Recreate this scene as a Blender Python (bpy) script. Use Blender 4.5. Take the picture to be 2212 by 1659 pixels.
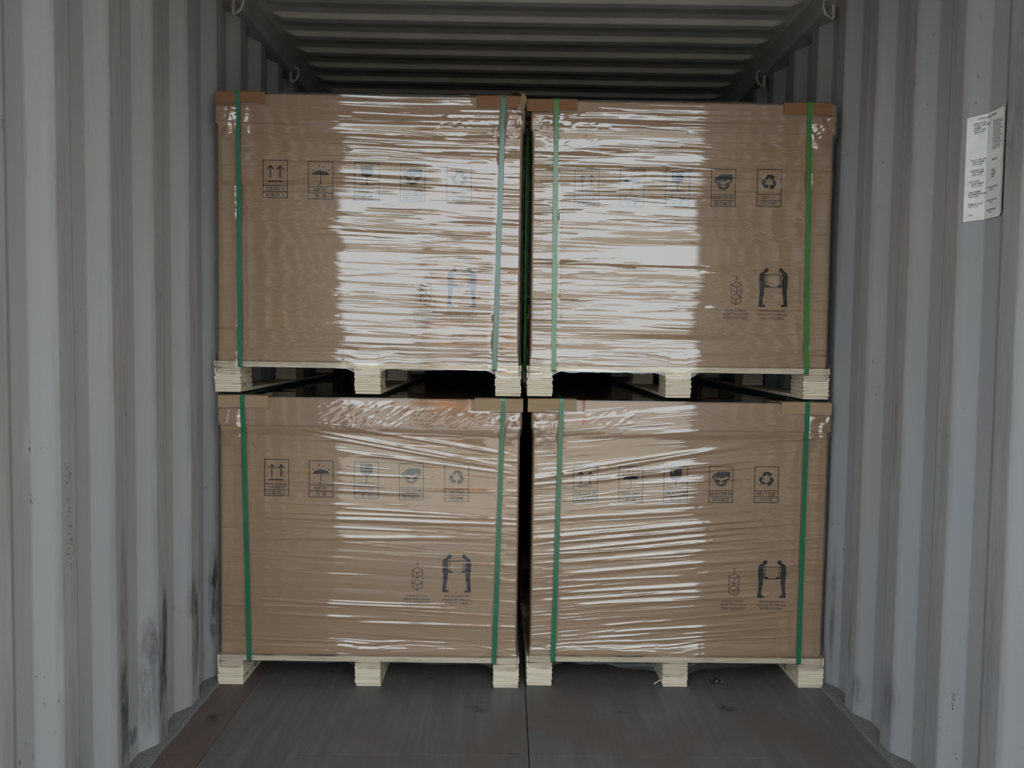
import bpy, bmesh, math, random
import numpy as np
from mathutils import Vector, Matrix
from mathutils.geometry import tessellate_polygon

# ------------------------------------------------------------------ reset
for o in list(bpy.data.objects):
    bpy.data.objects.remove(o)
S = bpy.context.scene
COL = S.collection
random.seed(7)

# ------------------------------------------------------------------ camera
FPX, CX, CZ = 1772.96, -0.0774, 1.3151
YAW, PITCH, ROLL = 0.0074, 0.0517, -0.0143
fwd = Vector((math.sin(YAW) * math.cos(PITCH), math.cos(YAW) * math.cos(PITCH), -math.sin(PITCH)))
rgt = Vector((math.cos(YAW), -math.sin(YAW), 0))
dwn = fwd.cross(rgt)
r2 = math.cos(ROLL) * rgt + math.sin(ROLL) * dwn
d2 = -math.sin(ROLL) * rgt + math.cos(ROLL) * dwn
cam_d = bpy.data.cameras.new('camera')
cam_d.sensor_width = 36.0
cam_d.lens = FPX / 2212 * 36.0
cam_d.clip_start = 0.05
cam = bpy.data.objects.new('camera', cam_d)
COL.objects.link(cam)
m = Matrix.Identity(4)
for i in range(3):
    m[i][0] = r2[i]; m[i][1] = -d2[i]; m[i][2] = -fwd[i]
m[0][3] = CX; m[1][3] = 0.0; m[2][3] = CZ
cam.matrix_world = m
S.camera = cam

# ------------------------------------------------------------------ sky, exposure
w = bpy.data.worlds.new('overcast_sky'); S.world = w; w.use_nodes = True
bg = w.node_tree.nodes['Background']
bg.inputs[0].default_value = (0.85, 0.935, 1.0, 1); bg.inputs[1].default_value = 1.0
vs = S.view_settings
vs.view_transform = 'Standard'; vs.look = 'None'; vs.gamma = 1.0; vs.use_curve_mapping = False
vs.exposure = 1.42

# ------------------------------------------------------------------ helpers
def link(o, parent=None):
    COL.objects.link(o)
    if parent is not None:
        o.parent = parent
    return o

def tag(o, label=None, cat=None, group=None, kind=None):
    if label: o['label'] = label
    if cat: o['category'] = cat
    if group: o['group'] = group
    if kind: o['kind'] = kind
    return o

def pydata(name, v, f, mat, parent=None, smooth=False):
    me = bpy.data.meshes.new(name)
    me.from_pydata([tuple(p) for p in v], [], [tuple(q) for q in f])
    me.update()
    if smooth:
        me.polygons.foreach_set('use_smooth', [True] * len(me.polygons))
    if mat: me.materials.append(mat)
    return link(bpy.data.objects.new(name, me), parent)

def frombm(name, bm, mat, parent=None, smooth=False):
    me = bpy.data.meshes.new(name)
    bm.to_mesh(me); bm.free()
    if smooth:
        me.polygons.foreach_set('use_smooth', [True] * len(me.polygons))
    if mat: me.materials.append(mat)
    return link(bpy.data.objects.new(name, me), parent)

def addbox(bm, x0, x1, y0, y1, z0, z1, bev=0.0):
    r = bmesh.ops.create_cube(bm, size=1.0)
    vs_ = r['verts']
    for v in vs_:
        v.co = Vector((x0 + (v.co.x + .5) * (x1 - x0), y0 + (v.co.y + .5) * (y1 - y0), z0 + (v.co.z + .5) * (z1 - z0)))
    if bev > 0:
        es = list({e for v in vs_ for e in v.link_edges})
        bmesh.ops.bevel(bm, geom=es, offset=bev, segments=1, affect='EDGES', profile=0.5)

def box(name, x0, x1, y0, y1, z0, z1, mat, parent=None, bev=0.0):
    bm = bmesh.new(); addbox(bm, x0, x1, y0, y1, z0, z1, bev)
    return frombm(name, bm, mat, parent)

def gridmesh(name, P, mat, parent=None, smooth=True):
    """P: (rows, cols, 3) array -> quad grid"""
    nr, nc, _ = P.shape
    idx = np.arange(nr * nc).reshape(nr, nc)
    q = np.stack([idx[:-1, :-1], idx[:-1, 1:], idx[1:, 1:], idx[1:, :-1]], -1).reshape(-1, 4)
    return P.reshape(-1, 3), q

def npmesh(name, parts, mat, parent=None, smooth=True):
    V = []; Q = []; off = 0
    for v, q in parts:
        V.append(v); Q.append(q + off); off += len(v)
    V = np.concatenate(V).astype(np.float32); Q = np.concatenate(Q).astype(np.int32)
    me = bpy.data.meshes.new(name)
    me.vertices.add(len(V)); me.vertices.foreach_set('co', V.ravel())
    me.loops.add(Q.size); me.loops.foreach_set('vertex_index', Q.ravel())
    me.polygons.add(len(Q)); me.polygons.foreach_set('loop_start', np.arange(0, Q.size, 4, dtype=np.int32))
    me.update(calc_edges=True); me.validate()
    me.polygons.foreach_set('use_smooth', np.full(len(me.polygons), smooth))
    me.materials.append(mat)
    return link(bpy.data.objects.new(name, me), parent)

def vnoise(x, y, seed):
    """smooth value noise in -1..1 on numpy arrays"""
    rs = np.random.RandomState(seed); N = 256
    T = rs.uniform(-1, 1, (N, N))
    xi = np.floor(x).astype(int); yi = np.floor(y).astype(int)
    fx = x - xi; fy = y - yi
    fx = fx * fx * fx * (fx * (fx * 6 - 15) + 10); fy = fy * fy * fy * (fy * (fy * 6 - 15) + 10)
    a = T[xi % N, yi % N]; b = T[(xi + 1) % N, yi % N]; c = T[xi % N, (yi + 1) % N]; d = T[(xi + 1) % N, (yi + 1) % N]
    return (a * (1 - fx) + b * fx) * (1 - fy) + (c * (1 - fx) + d * fx) * fy

def fnoise(x, y, seed):
    """value noise, smooth along x but faceted (straight folds) along y"""
    rs = np.random.RandomState(seed); N = 256
    T = rs.uniform(-1, 1, (N, N))
    xi = np.floor(x).astype(int); yi = np.floor(y).astype(int)
    fx = x - xi; fy = y - yi
    fx = fx * fx * (3 - 2 * fx)
    a = T[xi % N, yi % N]; b = T[(xi + 1) % N, yi % N]; c = T[xi % N, (yi + 1) % N]; d = T[(xi + 1) % N, (yi + 1) % N]
    return (a * (1 - fx) + b * fx) * (1 - fy) + (c * (1 - fx) + d * fx) * fy

def lnoise(x, y, seed):
    """value noise with straight creases both ways"""
    rs = np.random.RandomState(seed); N = 256
    T = rs.uniform(-1, 1, (N, N))
    xi = np.floor(x).astype(int); yi = np.floor(y).astype(int)
    fx = x - xi; fy = y - yi
    a = T[xi % N, yi % N]; b = T[(xi + 1) % N, yi % N]; c = T[xi % N, (yi + 1) % N]; d = T[(xi + 1) % N, (yi + 1) % N]
    return np.where(fx > fy, a + (b - a) * fx + (d - b) * fy, a + (c - a) * fy + (d - c) * fx)

def sstep(a, b, x):
    t = np.clip((x - a) / (b - a), 0, 1)
    return t * t * (3 - 2 * t)

# ------------------------------------------------------------------ material kit
class NT:
    def __init__(s, name):
        s.m = bpy.data.materials.new(name); s.m.use_nodes = True
        s.t = s.m.node_tree; s.n = s.t.nodes; s.l = s.t.links
        s.b = s.n['Principled BSDF']; s.out = s.n['Material Output']
        s.tc = s.n.new('ShaderNodeTexCoord')
    def put(s, sock, val):
        if hasattr(val, 'is_output'): s.l.new(val, sock)
        else: sock.default_value = val
    def mapping(s, scale=(1, 1, 1), rot=(0, 0, 0), loc=(0, 0, 0)):
        n = s.n.new('ShaderNodeMapping'); s.l.new(s.tc.outputs['Object'], n.inputs[0])
        n.inputs['Scale'].default_value = scale; n.inputs['Rotation'].default_value = rot; n.inputs['Location'].default_value = loc
        return n.outputs[0]
    def noise(s, scale=(1, 1, 1), detail=4, rough=.55, loc=(0, 0, 0), dist=0):
        n = s.n.new('ShaderNodeTexNoise'); s.l.new(s.mapping(scale, loc=loc), n.inputs['Vector'])
        n.inputs['Scale'].default_value = 1; n.inputs['Detail'].default_value = detail
        n.inputs['Roughness'].default_value = rough; n.inputs['Distortion'].default_value = dist
        return n.outputs['Fac']
    def math(s, op, a, b=0.0, c=None):
        n = s.n.new('ShaderNodeMath'); n.operation = op
        s.put(n.inputs[0], a); s.put(n.inputs[1], b)
        if c is not None: s.put(n.inputs[2], c)
        return n.outputs[0]
    def ramp(s, fac, lo, hi, a=0.0, b=1.0):
        n = s.n.new('ShaderNodeMapRange'); n.interpolation_type = 'SMOOTHSTEP'
        s.put(n.inputs[0], fac); n.inputs[1].default_value = lo; n.inputs[2].default_value = hi
        n.inputs[3].default_value = a; n.inputs[4].default_value = b
        return n.outputs[0]
    def mix(s, fac, a, b, mode='MIX'):
        n = s.n.new('ShaderNodeMix'); n.data_type = 'RGBA'; n.blend_type = mode
        s.put(n.inputs[0], fac)
        for sock, v in ((n.inputs[6], a), (n.inputs[7], b)):
            if hasattr(v, 'is_output'): s.l.new(v, sock)
            else: sock.default_value = (v[0], v[1], v[2], 1)
        return n.outputs[2]
    def xyz(s):
        n = s.n.new('ShaderNodeSeparateXYZ'); s.l.new(s.tc.outputs['Object'], n.inputs[0]); return n.outputs
    def bump(s, h, strength=.3, dist=.01):
        n = s.n.new('ShaderNodeBump'); s.l.new(h, n.inputs['Height'])
        n.inputs['Strength'].default_value = strength; n.inputs['Distance'].default_value = dist
        s.l.new(n.outputs[0], s.b.inputs['Normal']); return n.outputs[0]
    def done(s, col, rough=.6, spec=.5, metal=0.0):
        s.put(s.b.inputs['Base Color'], col if hasattr(col, 'is_output') else (col[0], col[1], col[2], 1))
        s.put(s.b.inputs['Roughness'], rough); s.b.inputs['Specular IOR Level'].default_value = spec
        s.b.inputs['Metallic'].default_value = metal
        return s.m

def simple(name, col, rough=.6, spec=.5, var=.12, scale=12, metal=0.0):
    k = NT(name); n = k.noise((scale,) * 3)
    c = k.mix(k.ramp(n, .3, .7), [q * (1 - var) for q in col], [min(1, q * (1 + var)) for q in col])
    return k.done(c, rough, spec, metal)

HW0 = 1.176
# painted steel of the side walls; marks = soft ellipses (y, z, ry, rz, strength) where dirt was rubbed on
def wall_mat(name, marks, base=(.395, .393, .388)):
    k = NT(name); X, Y, Z = k.xyz()
    big = k.noise((1.2, 2.2, .7), 3)
    c = k.mix(k.ramp(big, .3, .7), [q * .93 for q in base], [q * 1.05 for q in base])
    tint = k.noise((3, 3.5, .9), 3, loc=(7, 3, 1))
    c = k.mix(k.ramp(tint, .52, .72, 0, .35), c, (base[0] * .92, base[1] * .84, base[2] * .82))
    c = k.mix(k.ramp(k.noise((5, 6, .8), 3, loc=(1, 9, 4)), .5, .7, 0, .5), c, (base[0] * .9, base[1] * .95, base[2] * 1.04))
    # fine vertical streaks and scuffs
    st = k.noise((40, 40, 1.6), 5, .65, loc=(2, 2, 0))
    c = k.mix(k.ramp(st, .60, .78, 0, .45), c, [q * .62 for q in base])
    sp = k.noise((55, 60, 26), 3, .6, loc=(0, 5, 8))
    patch = k.noise((4, 4.5, 2.5), 2, loc=(4, 1, 6))
    c = k.mix(k.math('MULTIPLY', k.ramp(sp, .66, .72), k.ramp(patch, .52, .66)), c, (.06, .06, .06))
    # light scrape marks
    lt = k.noise((22, 24, 5), 4, .6, loc=(9, 9, 9))
    c = k.mix(k.ramp(lt, .68, .76, 0, .5), c, [q * 1.35 for q in base])
    # rubbed crests: dirty vertical smudging where cargo touches the ribs
    crest = k.ramp(k.math('ABSOLUTE', X), HW0 + .012, HW0 + .002)
    rub = k.noise((30, 34, 3.0), 5, .7, loc=(6, 2, 3))
    c = k.mix(k.math('MULTIPLY', crest, k.ramp(rub, .30, .70, .10, .60)), c, (base[0] * .62, base[1] * .58, base[2] * .55))
    acc = None
    for (my, mz, ry, rz, sg) in marks:
        dy = k.math('DIVIDE', k.math('SUBTRACT', Y, my), ry)
        dz = k.math('DIVIDE', k.math('SUBTRACT', Z, mz), rz)
        r = k.math('ADD', k.math('MULTIPLY', dy, dy), k.math('MULTIPLY', dz, dz))
        f = k.math('MULTIPLY', k.ramp(r, 1.6, 0.0), sg)
        acc = f if acc is None else k.math('MAXIMUM', acc, f)
    if acc is not None:
        n = k.noise((24, 46, 8), 6, .70, loc=(3, 3, 3), dist=.9)
        msk = k.math('MINIMUM', k.math('MULTIPLY', acc, k.ramp(n, .30, .66)), .93)
        c = k.mix(msk, c, (.030, .028, .030))
    k.bump(k.noise((90, 90, 60), 3), .12, .004)
    return k.done(c, k.ramp(big, .3, .7, .42, .58), .4)

M = {}
M['wall_l'] = wall_mat('grey_wall_paint_scuffed', [
    (2.345, .52, .020, .26, .60), (2.345, .26, .030, .16, .95), (2.355, .08, .035, .16, .95), (2.37, .0, .05, .10, .7),
    (2.628, .33, .022, .19, 1.35), (2.60, .20, .018, .11, 1.2), (2.57, .34, .05, .10, .62), (2.55, .20, .05, .14, .45),
    (2.87, .39, .030, .08, 1.0), (2.90, .27, .020, .17, 1.2), (2.88, .17, .016, .10, .9), (3.11, .33, .022, .18, 1.2), (3.18, .33, .03, .18, 1.1),
    (2.47, .085, .035, .03, 1.1), (2.62, .06, .03, .10, .6), (2.1, .05, .1, .2, .35)])
M['wall_r'] = wall_mat('grey_wall_paint', [
    (2.60, .18, .05, .10, .45), (2.90, .24, .012, .14, .62), (2.84, .10, .03, .05, .55), (3.10, .3, .012, .25, .6),
    (2.33, .02, .05, .10, .4), (2.07, .6, .02, .3, .3), (2.05, 1.9, .05, .2, .35), (2.62, 1.0, .012, .15, .45)],
    base=(.372, .378, .384))
M['steel'] = simple('grey_steel_paint', (.33, .33, .33), .5, .4, .1, 6)
M['roof'] = simple('roof_paint', (.50, .485, .465), .55, .4, .1, 4)
M['ring'] = simple('ring_paint', (.38, .36, .33), .4, .5, .15, 30)
M['ledge'] = simple('sealant_ledge', (.17, .17, .165), .7, .2, .25, 140)

def floor_mat(name, base, brown):
    k = NT(name)
    g = k.noise((38, 2.2, 1), 5, .65)
    c = k.mix(k.ramp(g, .35, .65), [q * .86 for q in base], [q * 1.12 for q in base])
    big = k.noise((2.4, 1.7, 1), 4, .6, loc=(3, 8, 0))
    c = k.mix(k.ramp(big, .45, .66, 0, .8), c, brown)
    dk = k.noise((5, 6, 1), 5, .6, loc=(11, 2, 0))
    c = k.mix(k.ramp(dk, .62, .74, 0, .8), c, (.012, .011, .012))
    gr = k.noise((3, 2, 1), 3, .5, loc=(1, 1, 5))
    c = k.mix(k.ramp(gr, .55, .7, 0, .5), c, (base[0] * .9, base[1] * 1.12, base[2] * 1.0))
    spk = k.noise((55, 40, 1), 2, .5, loc=(5, 5, 0))
    c = k.mix(k.ramp(spk, .77, .80, 0, .8), c, (.35, .34, .32))
    k.bump(g, .15, .003)
    return k.done(c, k.ramp(big, .3, .7, .48, .62), .35)
M['floor'] = floor_mat('worn_floor_plywood', (.134, .126, .124), (.126, .106, .095))
M['floor_red'] = floor_mat('reddish_floor_strip', (.128, .092, .084), (.125, .100, .090))
M['floor_gap'] = simple('floor_seam', (.012, .011, .011), .9, .2, .1, 10)
M['ground'] = simple('yard_concrete', (.46, .40, .33), .9, .2, .15, .7)

def card_mat(name, col, rough=.8):
    k = NT(name)
    fl = k.noise((1.2, 1.2, 190), 2, .4)
    big = k.noise((3, 3, 4), 3, .5)
    c = k.mix(k.ramp(fl, .3, .7), [q * .95 for q in col], [q * 1.05 for q in col])
    c = k.mix(k.ramp(big, .35, .7), c, [q * .93 for q in col], 'MIX')
    cr = k.noise((1.0, 1.0, 28), 3, .5, loc=(4, 4, 4))
    c = k.mix(k.ramp(cr, .69, .75, 0, .45), c, [q * .55 for q in col])
    k.bump(fl, .08, .002)
    return k.done(c, rough, .2)
M['card'] = card_mat('kraft_cardboard', (.485, .335, .205))
M['card_lid'] = card_mat('kraft_cardboard_lid', (.485, .33, .215))
M['board_up'] = card_mat('orange_brown_board', (.27, .140, .075))
M['board_lo'] = card_mat('tan_board', (.40, .285, .175))
M['ink'] = simple('printing_ink', (.020, .018, .018), .6, .2, .2, 60)
M['ink_line'] = simple('printing_ink_lines', (.030, .019, .015), .7, .1, .3, 90)

def wood_mat():
    k = NT('poplar_plywood')
    ln = k.noise((3, 3, 210), 3, .6)
    lo = k.noise((14, 14, 70), 4, .6, loc=(3, 1, 2))
    col = (.90, .81, .64)
    c = k.mix(k.ramp(ln, .3, .62), (.72, .61, .44), col)
    c = k.mix(k.ramp(lo, .62, .72, 0, .8), c, (.30, .17, .09))
    fine = k.noise((5, 5, 420), 2, .5, loc=(8, 8, 8))
    c = k.mix(k.ramp(fine, .60, .69, 0, .85), c, (.20, .12, .07))
    k.bump(lo, .4, .004)
    return k.done(c, .8, .2)
M['wood'] = wood_mat()

def strap_mat(name, col):
    k = NT(name); n = k.noise((30, 30, 8), 3)
    c = k.mix(k.ramp(n, .3, .7), [q * .9 for q in col], [q * 1.1 for q in col])
    k.bump(k.noise((240, 240, 240), 2), .15, .002)
    return k.done(c, .16, 1.0)
M['strap_dark'] = strap_mat('dark_green_strap', (.018, .17, .085))
M['strap_grey'] = strap_mat('grey_green_strap', (.045, .19, .12))
M['strap_bright'] = strap_mat('bright_green_strap', (.055, .235, .05))

def film_mat(name, R):
    k = NT(name); k.n.remove(k.b)
    gl = k.n.new('ShaderNodeBsdfGlossy'); gl.inputs['Roughness'].default_value = .018
    gl.inputs['Color'].default_value = (.95, .98, 1, 1)
    tr = k.n.new('ShaderNodeBsdfTransparent'); tr.inputs['Color'].default_value = (.965, .96, .96, 1)
    fr = k.n.new('ShaderNodeFresnel'); fr.inputs['IOR'].default_value = 1.45
    mx = k.n.new('ShaderNodeMixShader')
    fac = k.math('MINIMUM', k.math('MULTIPLY_ADD', fr.outputs[0], 1.6, R), .8)
    k.l.new(fac, mx.inputs[0]); k.l.new(tr.outputs[0], mx.inputs[1]); k.l.new(gl.outputs[0], mx.inputs[2])
    bp = k.n.new('ShaderNodeBump'); bp.inputs['Strength'].default_value = .035; bp.inputs['Distance'].default_value = .002
    k.l.new(k.noise((5, 5, 260), 3, .6), bp.inputs['Height'])
    k.l.new(bp.outputs[0], gl.inputs['Normal'])
    k.l.new(mx.outputs[0], k.out.inputs['Surface'])
    return k.m
M['film'] = film_mat('stretch_film', .102)
M['paper'] = simple('white_paper', (.80, .80, .79), .6, .3, .06, 20)

# ------------------------------------------------------------------ container shell
HW = 1.176           # half width at the corrugation crests
Y_OPEN, Y_END, ZC = 0.90, 12.9, 2.69
PER, DEP = .278, .036
def profile(edge0):
    """points (y, depth) of the corrugation, crest = 0, recess = DEP; edge0 = far edge of one crest"""
    k0 = math.floor((Y_OPEN - edge0) / PER)
    pts = []; y = edge0 + k0 * PER - .07
    while y < Y_END + PER:
        pts += [(y, 0), (y + .070, 0), (y + .138, DEP), (y + .210, DEP)]
        y += PER
    return [p for p in pts if Y_OPEN <= p[0] <= Y_END]

L_EDGE, R_EDGE = 1.8153, 2.0890
def side_wall(name, sx, edge0, mat):
    pts = profile(edge0)
    pts = [(Y_OPEN, DEP)] + pts + [(Y_END, DEP)]
    # round the bends a little
    fine = []
    for i, (y, d) in enumerate(pts):
        if 0 < i < len(pts) - 1:
            (ya, da), (yb, db) = pts[i - 1], pts[i + 1]
            r = .007
            for t in (-1, -.4, .4, 1):
                if t < 0: q = -t * r / math.hypot(y - ya, d - da); fine.append((y + (ya - y) * q, d + (da - d) * q + (0 if abs(t) == 1 else .0)))
                else: q = t * r / math.hypot(yb - y, db - d); fine.append((y + (yb - y) * q, d + (db - d) * q))
        else: fine.append((y, d))
    Z = np.array([-.06, .0, .25, .6, 1.0, 1.4, 1.8, 2.2, 2.5, 2.72])
    P = np.zeros((len(Z), len(fine), 3))
    for j, (y, d) in enumerate(fine):
        P[:, j, 0] = sx * (HW + d); P[:, j, 1] = y; P[:, j, 2] = Z
    # gentle dents in the sheet
    P[:, :, 0] += .0025 * vnoise(P[:, :, 1] * 1.3 + 5, P[:, :, 2] * 1.1 + 3, 3 + int(sx))
    o = npmesh(name, [gridmesh('', P, None)], mat, smooth=False)
    return tag(o, kind='structure')
wl = side_wall('wall_left', -1, L_EDGE, M['wall_l'])
wr = side_wall('wall_right', 1, R_EDGE, M['wall_r'])
wb = box('wall_back', -1.24, 1.24, Y_END, Y_END + .05, -.06, 2.74, M['steel']); tag(wb, kind='structure')

# pressed roof: ribs run across, their ends die out before the rails
def roof():
    ys = [Y_OPEN]; hs = [0.0]
    y0 = 3.575 - .209 * 13
    k = 0
    while y0 + .209 * k < Y_END - .3:
        c = y0 + .209 * k
        for dy, h in ((-.013, 0), (-.008, .12), (.008, .88), (.013, 1), (.050, 1), (.060, .93), (.135, .07), (.145, 0)):
            if c + dy > Y_OPEN + .02: ys.append(c + dy); hs.append(h)
        k += 1
    ys.append(Y_END); hs.append(0)
    xs = np.concatenate([[-1.24], np.linspace(-1.13, -1.03, 9), np.linspace(-.9, .9, 9), np.linspace(1.03, 1.13, 9), [1.24]])
    ys = np.array(ys); hs = np.array(hs)
    e = 1 - sstep(1.04, 1.115, np.abs(xs))
    P = np.zeros((len(ys), len(xs), 3))
    P[:, :, 0] = xs[None]; P[:, :, 1] = ys[:, None]
    P[:, :, 2] = ZC + .008 - .018 * hs[:, None] * e[None] + .004 * vnoise(xs[None] * 1.5 + 4 + 0 * ys[:, None], ys[:, None] * .8 + 2 + 0 * xs[None], 5)
    return npmesh('ceiling', [gridmesh('', P, None)], M['roof'], smooth=False)
tag(roof(), kind='structure')

def rail(name, sx):
    # hollow top side rail, inner face slightly inclined
    sec = [(1.128, ZC + .03), (1.132, 2.628), (1.142, 2.612), (1.232, 2.612), (1.232, ZC + .03)]
    v = []; f = []
    for y in (Y_OPEN, Y_END):
        v += [(sx * a, y, b) for a, b in sec]
    n = len(sec)
    for i in range(n):
        j = (i + 1) % n; f.append((i, j, n + j, n + i))
    f += [tuple(range(n)), tuple(range(n, 2 * n))]
    o = pydata(name, v, f, M['steel']); return tag(o, kind='structure')
rl = rail('trim_1', -1); rr = rail('trim_2', 1)

def tube(bm, pts, r, seg=8, closed=False):
    rings = []; n = len(pts)
    for i, p in enumerate(pts):
        a = pts[(i - 1) % n] if (closed or i > 0) else pts[i]
        b = pts[(i + 1) % n] if (closed or i < n - 1) else pts[i]
        t = (Vector(b) - Vector(a)).normalized()
        u = t.cross(Vector((.31, .87, .38))).normalized(); v = t.cross(u)
        rings.append([bm.verts.new(Vector(p) + r * (math.cos(q) * u + math.sin(q) * v)) for q in [2 * math.pi * s / seg for s in range(seg)]])
    for i in range(n if closed else n - 1):
        A, B = rings[i], rings[(i + 1) % n]
        for s in range(seg):
            bm.faces.new((A[s], A[(s + 1) % seg], B[(s + 1) % seg], B[s]))
    if not closed:
        bm.faces.new(rings[0]); bm.faces.new(rings[-1])

def lashing_ring(sx, y, parent):
    bm = bmesh.new()
    # bent bar welded under the rail: out of the rail face, down, and back to the rail underside
    zt = 2.605
    pts = []
    for i in range(13):
        a = math.pi * (i / 12)
        pts.append((sx * (1.150 - .004 * math.sin(a)), y - .016 + .032 * (i / 12) - .026 * math.sin(a), zt + .012 - .058 * math.sin(a) ** .8 * (1 if True else 0)))
    tube(bm, pts, .0065, 8)
    pts2 = [(sx * 1.128, y - .012, zt + .030), (sx * 1.112, y - .020, zt + .022), (sx * 1.108, y - .024, zt - .004), (sx * 1.120, y - .022, zt - .030), (sx * 1.142, y - .020, zt - .044)]
    tube(bm, pts2, .006, 8)
    return frombm('lashing_ring', bm, M['ring'], parent, True)
for sx, ys_, par in ((-1, (3.26, 4.10), rl), (1, (3.205, 4.04), rr)):
    for y in ys_: lashing_ring(sx, y, par)

def base_ledge(name, sx):
    sec = [(1.150, .0), (1.158, .006), (1.180, .009), (1.235, .014), (1.235, -.05), (1.150, -.05)]
    v = []; f = []
    ys = np.arange(Y_OPEN, 6.0, .06); n = len(sec)
    rs = np.random.RandomState(5)
    for y in ys:
        j = rs.uniform(-.003, .003)
        v += [(sx * (a + (j if i < 2 else 0)), y, b + (.4 * j if 0 < i < 4 else 0)) for i, (a, b) in enumerate(sec)]
    for q in range(len(ys) - 1):
        for i in range(n):
            j = (i + 1) % n; f.append((q * n + i, q * n + j, (q + 1) * n + j, (q + 1) * n + i))
    o = pydata(name, v, f, M['ledge']); return tag(o, kind='structure')
base_ledge('baseboard_left', -1); base_ledge('baseboard_right', 1)

# floor: dark bearer plate with plywood sheets let into it, 2 mm open seams
fl = box('floor', -1.24, 1.24, Y_OPEN, Y_END, -.10, -.006, M['floor_gap']); tag(fl, kind='structure')
SEAM = .012
ycuts = [Y_OPEN, 2.545, 4.985, 7.425, 9.865, Y_END]
for a, b in zip(ycuts[:-1], ycuts[1:]):
    for x0, x1, mt in ((-1.155, -1.012, 'floor_red'), (-1.010, SEAM - .0015, 'floor'), (SEAM + .0015, 1.155, 'floor')):
        box('floor_sheet', x0, x1, a + .001, b - .001, -.02, 0.0 if mt == 'floor' else -.001, M[mt], fl, .0005)

# door frame at the open end
box('trim_3', -1.26, -1.165, Y_OPEN - .12, Y_OPEN, -.16, 2.74, M['steel'], None, .006)['kind'] = 'structure'
box('trim_4', 1.165, 1.26, Y_OPEN - .12, Y_OPEN, -.16, 2.74, M['steel'], None, .006)['kind'] = 'structure'
box('trim_5', -1.165, 1.165, Y_OPEN - .12, Y_OPEN, 2.60, 2.74, M['steel'], None, .006)['kind'] = 'structure'
box('trim_6', -1.165, 1.165, Y_OPEN - .12, Y_OPEN, -.16, -.004, M['steel'], None, .004)['kind'] = 'structure'
gr = box('ground', -40, 40, -60, Y_END + 20, -.26, -.16, M['ground']); tag(gr, kind='structure')

# ------------------------------------------------------------------ flat printing
_tc = {}
TEXT_WEIGHT = .010
def text_mesh(body, size, sx=1.0):
    key = (body, TEXT_WEIGHT)
    if key not in _tc:
        cu = bpy.data.curves.new('t', 'FONT'); cu.body = body; cu.size = 1.0; cu.offset = TEXT_WEIGHT if body.isascii() else 0.0
        cu.align_x = 'CENTER'; cu.align_y = 'CENTER'; cu.resolution_u = 2; cu.fill_mode = 'BOTH'
        ob = bpy.data.objects.new('t', cu); COL.objects.link(ob)
        bpy.context.view_layer.update()
        dg = bpy.context.evaluated_depsgraph_get()
        me = ob.evaluated_get(dg).to_mesh()
        v = np.array([tuple(p.co) for p in me.vertices]); f = [tuple(p.vertices) for p in me.polygons]
        ob.evaluated_get(dg).to_mesh_clear()
        bpy.data.objects.remove(ob); bpy.data.curves.remove(cu)
        mn, mx = v.min(0), v.max(0); v = v - (mn + mx) / 2
        _tc[key] = (v, f, (mx - mn))
    return _tc[key]

class Print:
    """collects flat ink shapes in (x, z) of the printed face"""
    def __init__(s): s.v = []; s.f = []
    def poly(s, pts):
        tri = tessellate_polygon([[Vector((a, b, 0)) for a, b in pts]])
        o = len(s.v); s.v += [tuple(p) for p in pts]; s.f += [tuple(i + o for i in t) for t in tri]
    def line(s, a, b, w):
        a = Vector(a); b = Vector(b); d = (b - a).normalized(); n = Vector((-d.y, d.x)) * w / 2
        o = len(s.v); s.v += [tuple(a - n), tuple(b - n), tuple(b + n), tuple(a + n)]; s.f.append((o, o + 1, o + 2, o + 3))
    def path(s, pts, w):
        for a, b in zip(pts[:-1], pts[1:]): s.line(a, b, w)
    def rect(s, x0, z0, x1, z1, w):
        s.line((x0 - w / 2, z0), (x1 + w / 2, z0), w); s.line((x0 - w / 2, z1), (x1 + w / 2, z1), w)
        s.line((x0, z0), (x0, z1), w); s.line((x1, z0), (x1, z1), w)
    def disc(s, c, rx, rz, n=14):
        s.poly([(c[0] + rx * math.cos(2 * math.pi * i / n), c[1] + rz * math.sin(2 * math.pi * i / n)) for i in range(n)])
    def text(s, body, c, w, h):
        v, f, d = text_mesh(body, 1)
        o = len(s.v); s.v += [(c[0] + p[0] * w / d[0], c[1] + p[1] * h / d[1]) for p in v]; s.f += [tuple(i + o for i in q) for q in f]
    def build(s, name, x, y, z, mat, parent, sc=1.0):
        # printed face looks towards -y; wind faces so that they do too
        v = [(x + a * sc, y, z + b * sc) for a, b in s.v]
        return pydata(name, v, s.f, mat, parent)

FW, FH = .090, .137      # handling mark frame
TEXT_WIDE = 1.0
def mark_frame(p, en, cn, wide_en=.6, wide_cn=.6):
    w = .0026
    p.rect(-FW / 2, 0, FW / 2, FH, w)
    p.line((-FW / 2, .0225), (FW / 2, .0225), w); p.line((-FW / 2, .0450), (FW / 2, .0450), w)
    p.text(en, (0, .0338), min(FW * wide_en * TEXT_WIDE, FW * .93), .0120)
    p.text(cn, (0, .0115), FW * wide_cn, .0150)

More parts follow.
